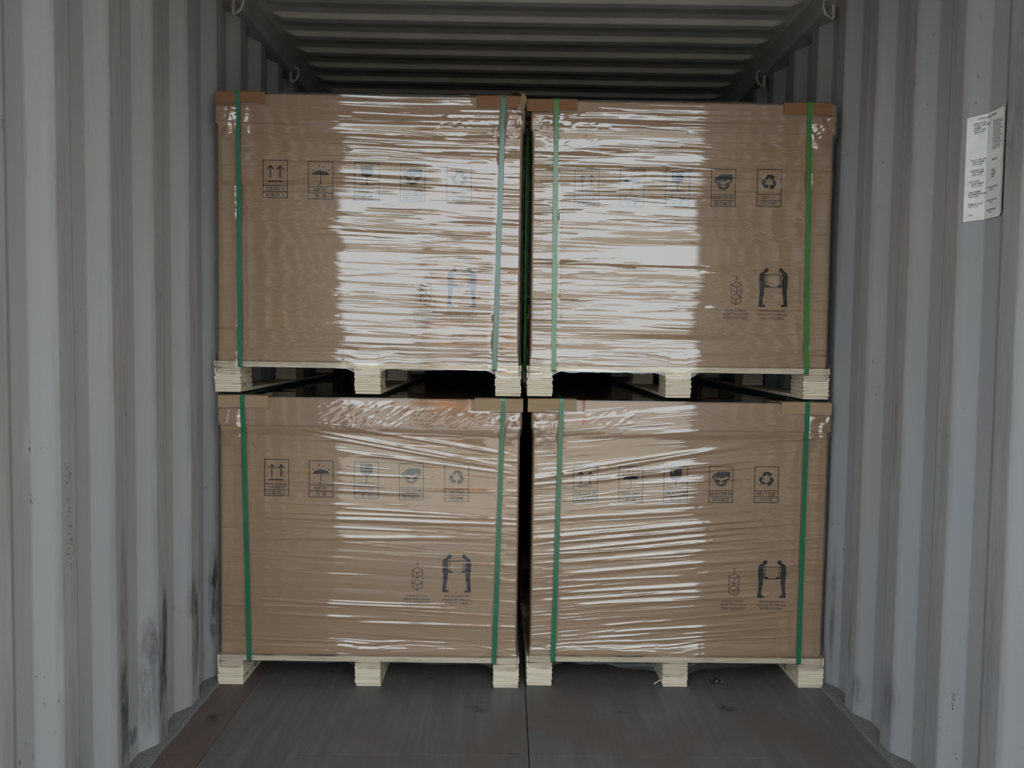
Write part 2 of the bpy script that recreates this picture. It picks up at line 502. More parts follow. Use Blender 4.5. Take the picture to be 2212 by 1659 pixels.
def m_up():
    p = Print(); mark_frame(p, 'THIS SIDE UP', '此面向上', .76, .80)
    for dx in (-.0175, .0175):
        p.line((dx, .072), (dx, .114), .0048)
        p.line((dx + .0013, .1185), (dx - .0130, .1020), .0040); p.line((dx - .0013, .1185), (dx + .0130, .1020), .0040)
    p.line((-.028, .0605), (.028, .0605), .0048)
    return p
def m_dry():
    p = Print(); mark_frame(p, 'KEEP DRY', '防 潮', .55, .42)
    top = [(.030 * math.cos(a), .0880 + .0165 * math.sin(a)) for a in [math.pi * i / 16 for i in range(17)]]
    sc = []
    for i in range(24):
        x = -.030 + .060 * (i + .5) / 24
        sc.append((x, .0858 + .0034 * abs(math.sin((x + .030) / .060 * math.pi * 6))))
    p.poly(top + sc)
    p.line((.0, .103), (.0, .107), .002)
    p.line((.0, .090), (.0, .0560), .0028)
    p.path([(.0 - .0045 + .0045 * math.cos(a), .056 + .0050 * math.sin(a)) for a in [-math.pi * i / 8 for i in range(9)]], .0026)
    for (x, z) in ((-.029, .1055), (-.0065, .1200), (.009, .1165), (.029, .1045)):
        c, s_ = math.cos(-.6), math.sin(-.6)
        p.poly([(x + .0022 * math.cos(a) * c - .0042 * math.sin(a) * s_, z + .0022 * math.cos(a) * s_ + .0042 * math.sin(a) * c) for a in [2 * math.pi * i / 10 for i in range(10)]])
    return p
def m_fragile():
    p = Print(); mark_frame(p, 'FRAGILE', '易 碎', .62, .46)
    # goblet with a jagged crack: left and right halves of the bowl
    p.poly([(-.0220, .1290), (-.0125, .1290), (-.0145, .1160), (-.0105, .1165), (-.0140, .1060), (-.0075, .1120), (-.0095, .1185), (-.0085, .1290),
            (.0220, .1290), (.0220, .1010), (.0185, .0920), (.0110, .0870), (.0030, .0855), (-.0030, .0855), (-.0110, .0870), (-.0185, .0920), (-.0220, .1010)])
    p.line((0, .0865), (0, .0585), .0036); p.line((-.0290, .0570), (.0290, .0570), .0030)
    return p
def m_step():
    p = Print(); mark_frame(p, 'DO NOT STEP ON', '请勿踩压', .84, .74)
    p.poly([(-.036, .0965), (-.0325, .1035), (-.010, .1180), (.034, .1180), (.034, .0965), (.024, .0965), (.018, .1020), (.012, .0965), (.004, .0935), (-.012, .0940)])
    p.poly([(-.0355, .0925), (-.0345, .0960), (-.004, .0825), (-.005, .0765), (-.010, .0770)])
    p.poly([(.0355, .0925), (.0345, .0960), (.004, .0825), (.003, .0765), (.010, .0770)])
    arc = [(.0230 * math.cos(a), .0870 + .0240 * math.sin(a)) for a in [math.pi * (1.10 + .80 * i / 16) for i in range(17)]]
    inn = [(.0170 * math.cos(a), .0865 + .0165 * math.sin(a)) for a in [math.pi * (1.10 + .80 * i / 16) for i in range(17)]]
    p.poly(arc + inn[::-1])
    for i in range(13):
        a = math.pi * (1.08 + .84 * i / 12)
        p.line((.0215 * math.cos(a), .087 + .0225 * math.sin(a)), (.0270 * math.cos(a), .087 + .0290 * math.sin(a)), .0019)
    return p
def m_recycle():
    p = Print(); mark_frame(p, 'RECYCLE', '可回收', .54, .56)
    base = [[(-.0170, .0130), (-.0090, .0270), (.0115, .0270), (.0170, .0200), (.0225, .0230), (.0150, .0090), (.0010, .0100), (.0065, .0130), (.0045, .0165), (-.0010, .0165), (-.0085, .0080)]]
    for kf in range(3):
        a = -2 * math.pi / 3 * kf; c, s_ = math.cos(a), math.sin(a)
        for q in base:
            p.poly([(x * c - z * s_, .0905 + x * s_ + z * c) for x, z in q])
    return p
def m_stack():
    p = Print(); w = .0024
    for zc in (.054, .008):
        hx = .0195; t = .0115
        A = (0, zc + .0400); B = (hx, zc + .0400 - t); C_ = (0, zc + .0400 - 2 * t); D = (-hx, zc + .0400 - t)
        B2 = (hx, B[1] - .0185); C2 = (0, C_[1] - .0185); D2 = (-hx, B[1] - .0185)
        p.path([A, B, C_, D, A], w); p.path([B, B2, C2, D2, D], w); p.line(C_, C2, w)
    for sx in (-1, 1): p.line((sx * .0195, .0590), (sx * .0195, .0430), w)
    p.text('2', (0, .1075), .0085, .0125)
    p.text('DO NOT STACK', (0, -.0145), .0780, .0070)
    p.text('MORE THAN 2 HIGH', (0, -.0285), .0960, .0070)
    p.text('堆高不能超过2托', (0, -.0420), .0880, .0095)
    return p
def m_carry():
    p = Print()
    body = [(-.0300, .0030), (-.0300, -.0020), (-.0530, -.0020), (-.0545, .0040), (-.0520, .0300), (-.0505, .0560), (-.0530, .0720), (-.0540, .0980), (-.0535, .1180), (-.0490, .1250), (-.0390, .1310),
            (-.0355, .1370), (-.0310, .1430), (-.0250, .1440), (-.0205, .1400), (-.0195, .1340), (-.0225, .1280), (-.0290, .1255), (-.0330, .1240), (-.0345, .1200), (-.0230, .1195), (-.0230, .1165), (-.0345, .1150), (-.0330, .1060), (-.0320, .0900),
            (-.0315, .0790), (-.0240, .0780), (-.0200, .0805), (-.0165, .0770), (-.0140, .0710), (-.0260, .0705), (-.0325, .0730), (-.0335, .0640), (-.0345, .0480), (-.0380, .0330), (-.0400, .0070), (-.0330, .0065)]
    p.poly(body); p.poly([(-x, z) for x, z in body][::-1])
    w = .0030
    p.line((-.0290, .1180), (.0290, .1180), w); p.line((-.0200, .0718), (.0200, .0718), w)
    p.line((-.0270, .1180), (-.0270, .0770), w); p.line((.0270, .1180), (.0270, .0770), w)
    p.text('MODULE SHOULD BE', (0, -.0165), .0920, .0070)
    p.text('HANDLED BY 2 PERSONS', (0, -.0305), .1120, .0070)
    p.text('组件应由2人搬运', (0, -.0440), .0880, .0095)
    return p
MARKS = {'this_side_up_mark': m_up(), 'keep_dry_mark': m_dry(), 'fragile_mark': m_fragile(), 'do_not_step_mark': m_step(), 'recycle_mark': m_recycle()}
STACK, CARRY = m_stack(), m_carry()
# one carton was printed from a heavier plate
TEXT_WEIGHT, TEXT_WIDE = .022, 1.42
MARKS_HEAVY = {'this_side_up_mark': m_up(), 'keep_dry_mark': m_dry(), 'fragile_mark': m_fragile(), 'do_not_step_mark': m_step(), 'recycle_mark': m_recycle()}
TEXT_WEIGHT, TEXT_WIDE = .010, 1.0

# ------------------------------------------------------------------ pallet loads
CW, LW, PW, DPT = 1.122, 1.136, 1.142, 1.72     # carton, lid, pallet widths; depth
Z_BLK, Z_DECK, Z_LID0, Z_LID1 = .095, .115, .986, 1.095

def block_mesh(seed):
    rs = random.Random(seed); bm = bmesh.new(); z = .012
    while z < Z_BLK - .001:
        t = min(rs.uniform(.0055, .0095), Z_BLK - z)
        if Z_BLK - z - t < .004: t = Z_BLK - z
        dx, dy = rs.uniform(-.002, .002), rs.uniform(-.002, .002)
        addbox(bm, -.048 + dx, .048 + dx, dy, .135 + dy, z + .0004, z + t - .0004)
        z += t
    me = bpy.data.meshes.new('block'); bm.to_mesh(me); bm.free(); me.materials.append(M['wood']); return me
BLOCKS = [block_mesh(s) for s in range(8)]

def ridge(D, s, z, s0, z0, L, slope, wd, h, curv=0.0):
    """add one pleat to the film height field; s columns, z rows"""
    c0, c1 = np.searchsorted(s, (s0 - L / 2, s0 + L / 2))
    if c1 - c0 < 2: return
    q = s[c0:c1]
    zc = z0 + slope * (q - s0) + curv * ((q - s0) / L) ** 2
    r0, r1 = np.searchsorted(z, (zc.min() - 3 * wd, zc.max() + 3 * wd))
    win = np.clip(1 - ((q - s0) / (L / 2)) ** 2, 0, 1) ** .6
    D[r0:r1, c0:c1] += h * win[None] * np.exp(-((z[r0:r1, None] - zc[None]) / wd) ** 2)

def film_sheet(cfg, root):
    rs = np.random.RandomState(cfg['seed'])
    NS, NZ = 200, 800
    r = .012; half = PW / 2 - .002; wrap = .05
    s = np.linspace(-half - wrap, half + wrap, NS); z = np.linspace(.05, Z_LID1 + .004, NZ)
    ss, zz = np.meshgrid(s, z)
    # taut base surface: over the lid, the carton and the pallet deck
    off = .0065 * sstep(Z_LID0 - .035, Z_LID0 + .003, zz) + .0045 * (1 - sstep(Z_DECK - .002, Z_DECK + .06, zz))
    base = -DPT / 2 - .004
    warp = .014 * vnoise(ss / .55 + 3, zz / .20, cfg['seed'] + 1) + .010 * vnoise(0 * ss + .5, zz / .045, cfg['seed'] + 13)
    zw = zz + cfg['shear'] * ss + warp * cfg.get('warp', 1)
    A = cfg['amp']
    mod = .26 + .74 * sstep(-.35, .5, vnoise(ss / .5 + 9, zw / .045, cfg['seed'] + 2))
    n1 = fnoise(ss / .70 + .07 * np.sin(zz * 90), zw / .0175, cfg['seed'] + 3); n2 = fnoise(ss / .46 + .1 * np.sin(zz * 140), zw / .0092, cfg['seed'] + 4); n3 = vnoise(ss / .7, zw / .09, cfg['seed'] + 5)
    n4 = fnoise(ss / .34 + 2, zw / .0044, cfg['seed'] + 16)
    n0 = fnoise(ss / .55 + 4, zw / .048, cfg['seed'] + 15)
    fl = 1 - .75 * sstep(Z_LID0 - .02, Z_LID0 + .02, zz)
    D = A * mod * (.0016 * n1 + .00075 * n2 + .00013 * n4) + A * fl * (.0022 * n3 + .0022 * n0)
    # the film has gathers along the vertical edges of the load
    edge = sstep(half - .14, half - .01, np.abs(ss))
    D += edge * cfg.get('edge', 1) * .0006 * vnoise(ss / .06, zw / .0085, cfg['seed'] + 6)
    # crumpled film at the lid corners and round the straps
    cr = cfg.get('crum', 1) * sstep(Z_LID0 - .085, Z_LID0 - .02, zz) * (1 - sstep(Z_LID1 - .045, Z_LID1 - .02, zz)) * sstep(half - .15, half - .07, np.abs(ss))
    ca = lnoise(ss / .034 + zz / .05, zz / .040 - ss / .06, cfg['seed'] + 7); cb = lnoise(ss / .014, zz / .018, cfg['seed'] + 8)
    D += cr * (.0075 * (1 - np.abs(ca)) + .0022 * np.abs(cb))
    for (x0, x1, z0, z1, amt) in cfg.get('crumples', []):
        wgt = sstep(x0 - .03, x0 + .03, ss) * (1 - sstep(x1 - .03, x1 + .03, ss)) * sstep(z0 - .02, z0 + .02, zz) * (1 - sstep(z1 - .02, z1 + .02, zz))
        D += wgt * amt * (.0020 * np.abs(fnoise((ss + zz) / .085 + 3, (zz * .85 - ss * .55) / .010, cfg['seed'] + 11)) + .0012 * np.abs(lnoise(ss / .030 + zz / .03, zz / .022 - ss / .05, 4)))
    for i in range(cfg['nr']):
        h = rs.uniform(.3, 1.0) * cfg['rh']
        ridge(D, s, z, rs.uniform(-.55, .6), rs.uniform(.12, 1.0), rs.uniform(*cfg['rl']), cfg['rs'] + rs.normal(0, .018), rs.uniform(.0028, .0062), h, rs.normal(0, .006))
    for i in range(cfg.get('hair', 160)):
        ridge(D, s, z, rs.uniform(-.57, .57), rs.uniform(.11, 1.07), rs.uniform(.06, .32), cfg['rs'] + rs.normal(0, .035), rs.uniform(.0014, .0024), rs.uniform(.0002, .00075), rs.normal(0, .004))
    for q in cfg.get('pleats', []): ridge(D, s, z, *q)
    # gathered hem near the deck
    hem = (1 - sstep(.13, .20, zz)) * sstep(.06, .11, zz)
    D += hem * .0006 * vnoise(ss / .10, zz / .010 + ss * 3, cfg['seed'] + 9)
    D = np.maximum(D - D.min() * .35, -.0006) + .0012
    # where the strap presses the film is flat
    for (xa, za, xb, zb) in cfg['straps']:
        xs_ = xa + (xb - xa) * (z - za) / (zb - za)
        g = np.exp(-((ss - xs_[:, None]) / .011) ** 2)
        D = D * (1 - g) + .0014 * g
    g = sstep(Z_LID1 - .048, Z_LID1 - .040, zz) * sstep(half - .205, half - .19, np.abs(ss)); D = D * (1 - g) + .001 * g
    # ragged lower hem
    hb = cfg.get('hem', .004) * (vnoise(ss[0] / .05 + 3, ss[0] * 0 + .5, cfg['seed'] + 10) + .4 * vnoise(ss[0] / .012, ss[0] * 0 + 2.5, cfg['seed'] + 12))
    zlow = Z_BLK - .002 + hb
    if 'hang' in cfg:
        for (c, wd, dp) in cfg['hang']: zlow = zlow - dp * np.clip(1 - ((ss[0] - c) / wd) ** 2, 0, 1) ** .7
    for (c, wd) in ((-.522, .055), (0, .055), (.522, .055)):
        zlow = zlow - .024 * np.clip(1.6 - np.abs(ss[0] - c) / wd, 0, 1) ** 1.5
    zk = .19
    zfin = np.where(zz < zk, zlow[None] + (zz - z[0]) / (zk - z[0]) * (zk - zlow[None]), zz)
    # wrap round the vertical edges
    a = np.clip((np.abs(ss) - (half - r)) / r, 0, None)
    ang = np.clip(a, 0, math.pi / 2)
    over = np.maximum(np.abs(ss) - (half - r) - r * math.pi / 2, 0)
    fy = base - off
    lidx = off - .0065
    xx = np.where(np.abs(ss) <= half - r, np.abs(ss), half - r + r * np.sin(ang))
    bulge = np.maximum(sstep(Z_LID0 - .035, Z_LID0 + .003, zz), 1 - sstep(Z_DECK, Z_DECK + .05, zz))
    xx = xx * (1 - .006 / half * (1 - bulge))
    yy = np.where(np.abs(ss) <= half - r, 0, r - r * np.cos(ang)) + over
    P = np.zeros((NZ, NS, 3))
    P[..., 0] = np.sign(ss) * (xx + .25 * D * np.sin(ang)); P[..., 1] = fy + yy - D * np.cos(ang); P[..., 2] = zfin
    parts = [gridmesh('', P, None)]
    # rest of the wrap: two sides and the top, coarser
    for sg in (-1, 1):
        ny, nz = 60, 150
        yv = np.linspace(-DPT / 2 + .03, DPT / 2, ny); zv = np.linspace(Z_BLK, Z_LID1 + .002, nz)
        yy2, zz2 = np.meshgrid(yv, zv)
        Q = np.zeros((nz, ny, 3))
        o2 = .0065 * sstep(Z_LID0 - .035, Z_LID0 + .003, zz2) + .006 * (1 - sstep(Z_DECK, Z_DECK + .05, zz2))
        Q[..., 0] = sg * (CW / 2 + .003 + o2 + .0012 * (1 + vnoise(yy2 / .25, zz2 / .025, cfg['seed'] + 20 + sg)))
        Q[..., 1] = yy2; Q[..., 2] = zz2
        parts.append(gridmesh('', Q, None))
    yv = np.linspace(-DPT / 2 - .006, DPT / 2, 50); xv = np.linspace(-LW / 2, LW / 2, 60)
    xx3, yy3 = np.meshgrid(xv, yv)
    T = np.zeros((50, 60, 3)); T[..., 0] = xx3; T[..., 1] = yy3
    T[..., 2] = Z_LID1 + .0025 + .0012 * vnoise(xx3 / .09, yy3 / .05, cfg['seed'] + 30)
    parts.append(gridmesh('', T, None))
    o = npmesh('stretch_film', parts, M['film'], root, True)
    o['label'] = 'clear wrinkled stretch film wrapped around the carton'
    return o

def ribbon(name, path, wvec, th, mat, parent):
    """flat strap along a polyline; wvec = half-width vector per point, thickness along the local normal"""
    v = []; f = []; n = len(path)
    for i, p in enumerate(path):
        a = Vector(path[max(i - 1, 0)]); b = Vector(path[min(i + 1, n - 1)])
        if i in (0, n - 1) and (Vector(path[0]) - Vector(path[-1])).length < 1e-6:
            a = Vector(path[-2]); b = Vector(path[1])
        t = (b - a).normalized(); wv = Vector(wvec); nn = t.cross(wv).normalized() * th
        p = Vector(p)
        v += [p - wv, p + wv, p + wv + nn, p - wv + nn]
    for i in range(n - 1):
        o = 4 * i
        for j in range(4): f.append((o + j, o + (j + 1) % 4, o + 4 + (j + 1) % 4, o + 4 + j))
    return pydata(name, v, f, mat, parent)

def pallet_load(cfg):
    root = bpy.data.objects.new('pallet_load', None); link(root)
    root.empty_display_size = .2
    ry, rz = math.radians(cfg.get('ry', 0)), math.radians(cfg['rz'])
    fc = Vector((cfg['xc'], cfg['yf'], cfg['z0']))
    rot = Matrix.Rotation(rz, 4, 'Z') @ Matrix.Rotation(ry, 4, 'Y')
    root.matrix_world = Matrix.Translation(fc + rot.to_3x3() @ Vector((0, DPT / 2, 0))) @ rot
    tag(root, cfg['label'], 'pallet load', 'film-wrapped pallet loads in the container')
    inv = (Matrix.Translation(fc + rot.to_3x3() @ Vector((0, DPT / 2, 0))) @ rot).inverted()
    def loc(px):
        """photo point -> (x, z) on the front face of this load"""
        d = r2 * ((px[0] - 1106) / FPX) + d2 * ((px[1] - 829.5) / FPX) + fwd
        o = inv @ Vector((CX, 0, CZ)); dd = inv.to_3x3() @ d
        t = (-DPT / 2 - .004 - o.y) / dd.y; q = o + dd * t
        return q.x, q.z
    F = -DPT / 2
    # pallet
    bm = bmesh.new()
    for z0, z1, dx in ((Z_BLK, Z_BLK + .0065, .001), (Z_BLK + .0068, Z_BLK + .0130, -.001), (Z_BLK + .0133, Z_DECK, .0)):
        addbox(bm, -PW / 2 + dx, PW / 2 + dx, F - .006 + abs(dx), -F + .006, z0, z1)
    deck = frombm('pallet_deck', bm, M['wood'], root); deck['label'] = 'pale plywood pallet deck'
    rs = random.Random(cfg['seed'])
    for i, bx in enumerate((-.522, 0, .522)):
        for j, by in enumerate((F - .004, -.068, -F - .131)):
            o = bpy.data.objects.new('pallet_block', BLOCKS[rs.randrange(8)]); link(o, deck)
            o.location = (bx + (rs.uniform(-.006, .006) if i == 1 else 0), by, 0)
        box('runner', bx - .047, bx + .047, F - .003, -F + .003, 0.0, .0118, M['wood'], deck, .0008)
    # carton and lid
    crt = box('carton', -CW / 2, CW / 2, F, -F, Z_DECK, Z_LID1 - .006, M['card'], root, .006)
    lid = box('lid', -LW / 2, LW / 2, F - .007, -F + .007, Z_LID0, Z_LID1, M['card_lid'], root, .005)
    # printing
    for (nm, p), px in zip((MARKS_HEAVY if cfg.get('heavy') else MARKS).items(), cfg['marks']):
        x, z = loc(px); p.build(nm, x, F - .0008, z, M['ink'], crt)
    x, z = loc(cfg['stack']); STACK.build('stacking_limit_mark', x, F - .0008, z, M['ink_line'], crt)
    x, z = loc(cfg['carry']); CARRY.build('two_person_lift_mark', x, F - .0008, z, M['ink'], crt)
    # straps: two loops front to back, two loops side to side
    cfg['straps'] = []
    th = .0012; yo = F - .0150; zt = Z_LID1 + .0095
    for (pt, pb, mk) in cfg['strap_px']:
        xa, _ = loc(pt); xb, _ = loc(pb)
        cfg['straps'].append((xa, Z_LID1, xb, Z_BLK))
        xm = (xa + xb) / 2
        path = [(xb, F + .16, Z_BLK - .0015), (xb, yo + .006, Z_BLK - .0015), (xb, yo, Z_BLK + .004), (xb * .75 + xa * .25, yo + .003, .33), (xm, yo + .0035, .6),
                (xa * .8 + xb * .2, yo + .002, .9), (xa, yo, Z_LID1 - .002), (xa, yo + .003, zt - .002), (xa, yo + .010, zt), (xa, 0, zt), (xa, -yo - .010, zt), (xa, -yo, zt - .006), (xb, -yo, Z_BLK)]
        ribbon('strap', path, (.0088, 0, 0), th, M[mk], root)
    for ys2 in ((F + .42, -F - .42) if cfg['z0'] > .5 else ()):
        xo = LW / 2 + .0065
        path = [(-xo, ys2, Z_BLK), (-xo, ys2, zt - .004), (-xo + .006, ys2, zt + .0015), (xo - .006, ys2, zt + .0015), (xo, ys2, zt - .004), (xo, ys2, Z_BLK)]
        ribbon('strap', path, (0, .0088, 0), -th, M[cfg['strap_px'][0][2]], root)
    if cfg.get('loose'):
        # side strap standing off in the gap between the two upper loads
        path = [(-PW / 2 - .006 + .001 * t, F + .075, .085 + .90 * t) for t in [i / 10 for i in range(11)]]
        ribbon('strap', path, (.0048, .0070, 0), -th, M['strap_bright'], root)
    # edge boards under the straps, bent over the top edge
    for (a, b, drop, tilt) in cfg['boards']:
        x0, zA = loc(a); x1, zB = loc(b)
        bm = bmesh.new(); nseg = 8; ye = F - .0128; zt2 = Z_LID1 + .0060
        rows = [[], [], [], []]
        for i in range(nseg + 1):
            t = i / nseg; x = x0 + (x1 - x0) * t
            wv = .0018 * math.sin(t * 7 + cfg['seed'])
            dz = tilt * (t - .5)
            rows[0].append((x, ye + .0006 * wv, zt2 - drop + dz + wv)); rows[1].append((x, ye - .0004 + wv * .3, zt2 - .003 + .4 * wv))
            rows[2].append((x, ye + .004, zt2 + .0008 + .4 * wv)); rows[3].append((x, F + .045, zt2 + .0005))
        vv = [[bm.verts.new(p) for p in rw] for rw in rows]
        for q in range(3):
            for i in range(nseg): bm.faces.new((vv[q][i], vv[q][i + 1], vv[q + 1][i + 1], vv[q + 1][i]))
        bmesh.ops.recalc_face_normals(bm, faces=bm.faces)
        geo = bmesh.ops.solidify(bm, geom=list(bm.faces), thickness=.0022)
        eb = frombm('edge_board', bm, M[cfg['board_mat']], root)
        eb['label'] = 'folded cardboard edge board under the strap'
        if cfg.get('torn') and x0 > .2:
            # crushed end: a crumpled wad of paper hanging over the corner
            bm = bmesh.new(); bmesh.ops.create_icosphere(bm, subdivisions=4, radius=1.0)
            co = np.array([v.co[:] for v in bm.verts])
            n = vnoise(co[:, 0] * 2.6 + 4, co[:, 2] * 2.3 + co[:, 1] * 2.0 + 3, 44) * .45 + vnoise(co[:, 0] * 6 + 4, co[:, 2] * 5 + co[:, 1] * 5 + 3, 45) * .22
            for v, k_ in zip(bm.verts, n):
                c = v.co * (1 + k_); zz_ = c.z
                v.co = Vector((x1 + .006 + c.x * .011 + .006 * math.sin(zz_ * 3), F - .010 + c.y * .013, Z_LID1 - .030 + zz_ * .042))
            wad = frombm('crushed_board_end', bm, M['board_lo'], eb)
            bm = bmesh.new()
            P = []
            for i in range(14):
                t = i / 13; P.append((x1 - .055 + t * .066, F - .012, zt2 + .004 + .012 * math.sin(t * 2.4) + .003 * math.sin(t * 13) - .018 * max(0, t - .8) * 4))
            for q in range(13):
                for j in range(3):
                    pass
            g = [[bm.verts.new((p[0], p[1] + .004 + j * .022, p[2] + .003 * math.sin(3 * j + p[0] * 90))) for p in P] for j in range(4)]
            for j in range(3):
                for q in range(13): bm.faces.new((g[j][q], g[j][q + 1], g[j + 1][q + 1], g[j + 1][q]))
            bmesh.ops.solidify(bm, geom=list(bm.faces), thickness=.0018)
            frombm('curled_board_flap', bm, M['board_lo'], eb)
    film_sheet(cfg, root)
    return root

def mk(xs, y0, y1=None):
    y1 = y0 if y1 is None else y1
    return [(x, y0 + (y1 - y0) * i / 4) for i, x in enumerate(xs)]

LOADS = [
 dict(hair=70, seed=11, xc=-.584, yf=3.062, z0=0.0, rz=-.15, label='film-wrapped carton on a pallet on the floor by the black-smeared left wall, dark green straps',
      marks=mk((597, 693, 791, 888, 986), 1071, 1083), stack=(901, 1279), carry=(986, 1279),
      strap_px=[((525, 850), (540, 1416), 'strap_dark'), ((1087, 866), (1067, 1430), 'strap_dark')],
      boards=[((473, 860), (580, 860), .045, 0), ((1025, 872), (1130, 872), .046, -.002)], board_mat='board_lo',
      shear=.05, amp=.30, warp=.8, nr=46, rh=.0016, rl=(.15, .75), rs=-.035, crum=.9,
      crumples=[(-.20, .10, Z_LID0 - .01, Z_LID0 + .09, .8), (.1, .45, Z_LID0 - .02, Z_LID0 + .07, .35)],
      pleats=[(.15, .91, .8, -.17, .006, .0032), (.15, .897, .8, -.16, .005, .0028), (.2, .86, .7, -.12, .005, .0022), (.25, .935, .6, -.15, .006, .003),
              (.1, .635, 1.0, -.02, .006, .0024), (.0, .57, .9, .01, .007, .0022), (.05, .31, .6, -.03, .006, .0022), (.3, .24, .7, -.02, .006, .002), (.1, .655, 1.1, -.02, .004, .0018)]),
 dict(heavy=True, hair=320, seed=23, xc=.588, yf=3.088, z0=0.0, rz=.4, label='film-wrapped carton on a pallet on the floor, torn film hanging round its middle block',
      marks=mk((1264, 1362, 1459, 1557, 1655), 1086, 1086), stack=(1585, 1291), carry=(1667, 1291),
      strap_px=[((1213, 868), (1194, 1428), 'strap_dark'), ((1743, 868), (1723, 1428), 'strap_dark')],
      boards=[((1140, 875), (1245, 875), .046, .003), ((1687, 872), (1795, 872), .045, -.001)], board_mat='board_lo',
      shear=-.085, amp=.72, warp=.6, nr=70, rh=.0022, rl=(.2, .8), rs=.085, crum=.8, hem=.007, hang=[(.03, .16, .030), (-.14, .12, .020), (.24, .10, .012)],
      crumples=[(-.38, -.18, Z_LID0 - .03, Z_LID0 + .07, .9)],
      pleats=[(-.2, .86, .95, .17, .010, .006), (-.05, .835, .7, .15, .007, .004), (-.12, .615, .9, .10, .007, .0042), (-.12, .59, .9, .10, .006, .004), (-.1, .565, .85, .11, .006, .004), (-.12, .54, .9, .10, .005, .003),
              (-.1, .51, .9, .09, .006, .0032), (-.05, .47, .8, .09, .007, .0038), (-.1, .385, .9, .07, .006, .003), (-.1, .36, .9, .07, .005, .003), (0, .34, .8, .06, .005, .003)]),
 dict(hair=260, seed=35, xc=-.5915, yf=3.062, z0=1.112, rz=-.15, ry=.1, label='film-wrapped carton riding on another carton, its right edge board crushed and torn', torn=True,
      marks=mk((594, 692, 792, 891, 991), 427, 438), stack=(919, 662), carry=(997, 662),
      strap_px=[((515, 200), (520, 787), 'strap_grey'), ((1088, 215), (1068, 801), 'strap_grey')],
      boards=[((467, 205), (573, 205), .042, 0), ((1030, 220), (1124, 220), .044, -.003)], board_mat='board_up',
      shear=.03, amp=1.4, warp=1.0, nr=60, rh=.0013, rl=(.15, .6), rs=-.03, crum=1.0,
      crumples=[(.25, .5, Z_LID0 - .05, Z_LID0 + .05, .35)]),
 dict(loose=True, hair=420, seed=47, xc=.572, yf=3.090, z0=1.112, rz=.05, ry=-.15, label='film-wrapped carton riding on another carton, bright green straps',
      marks=mk((1267, 1365, 1463, 1562, 1661), 446, 446), stack=(1590, 662), carry=(1670, 662),
      strap_px=[((1202, 212), (1196, 805), 'strap_bright'), ((1748, 224), (1740, 807), 'strap_bright')],
      boards=[((1138, 218), (1247, 218), .044, .004), ((1692, 228), (1796, 228), .044, -.004)], board_mat='board_up',
      shear=.01, amp=1.6, warp=.8, nr=70, rh=.0014, rl=(.12, .5), rs=-.01, crum=1.1, edge=1.5,
      crumples=[(-.5, -.3, Z_LID0 - .05, Z_LID0 + .08, .5)]),
]
for c in LOADS: pallet_load(c)

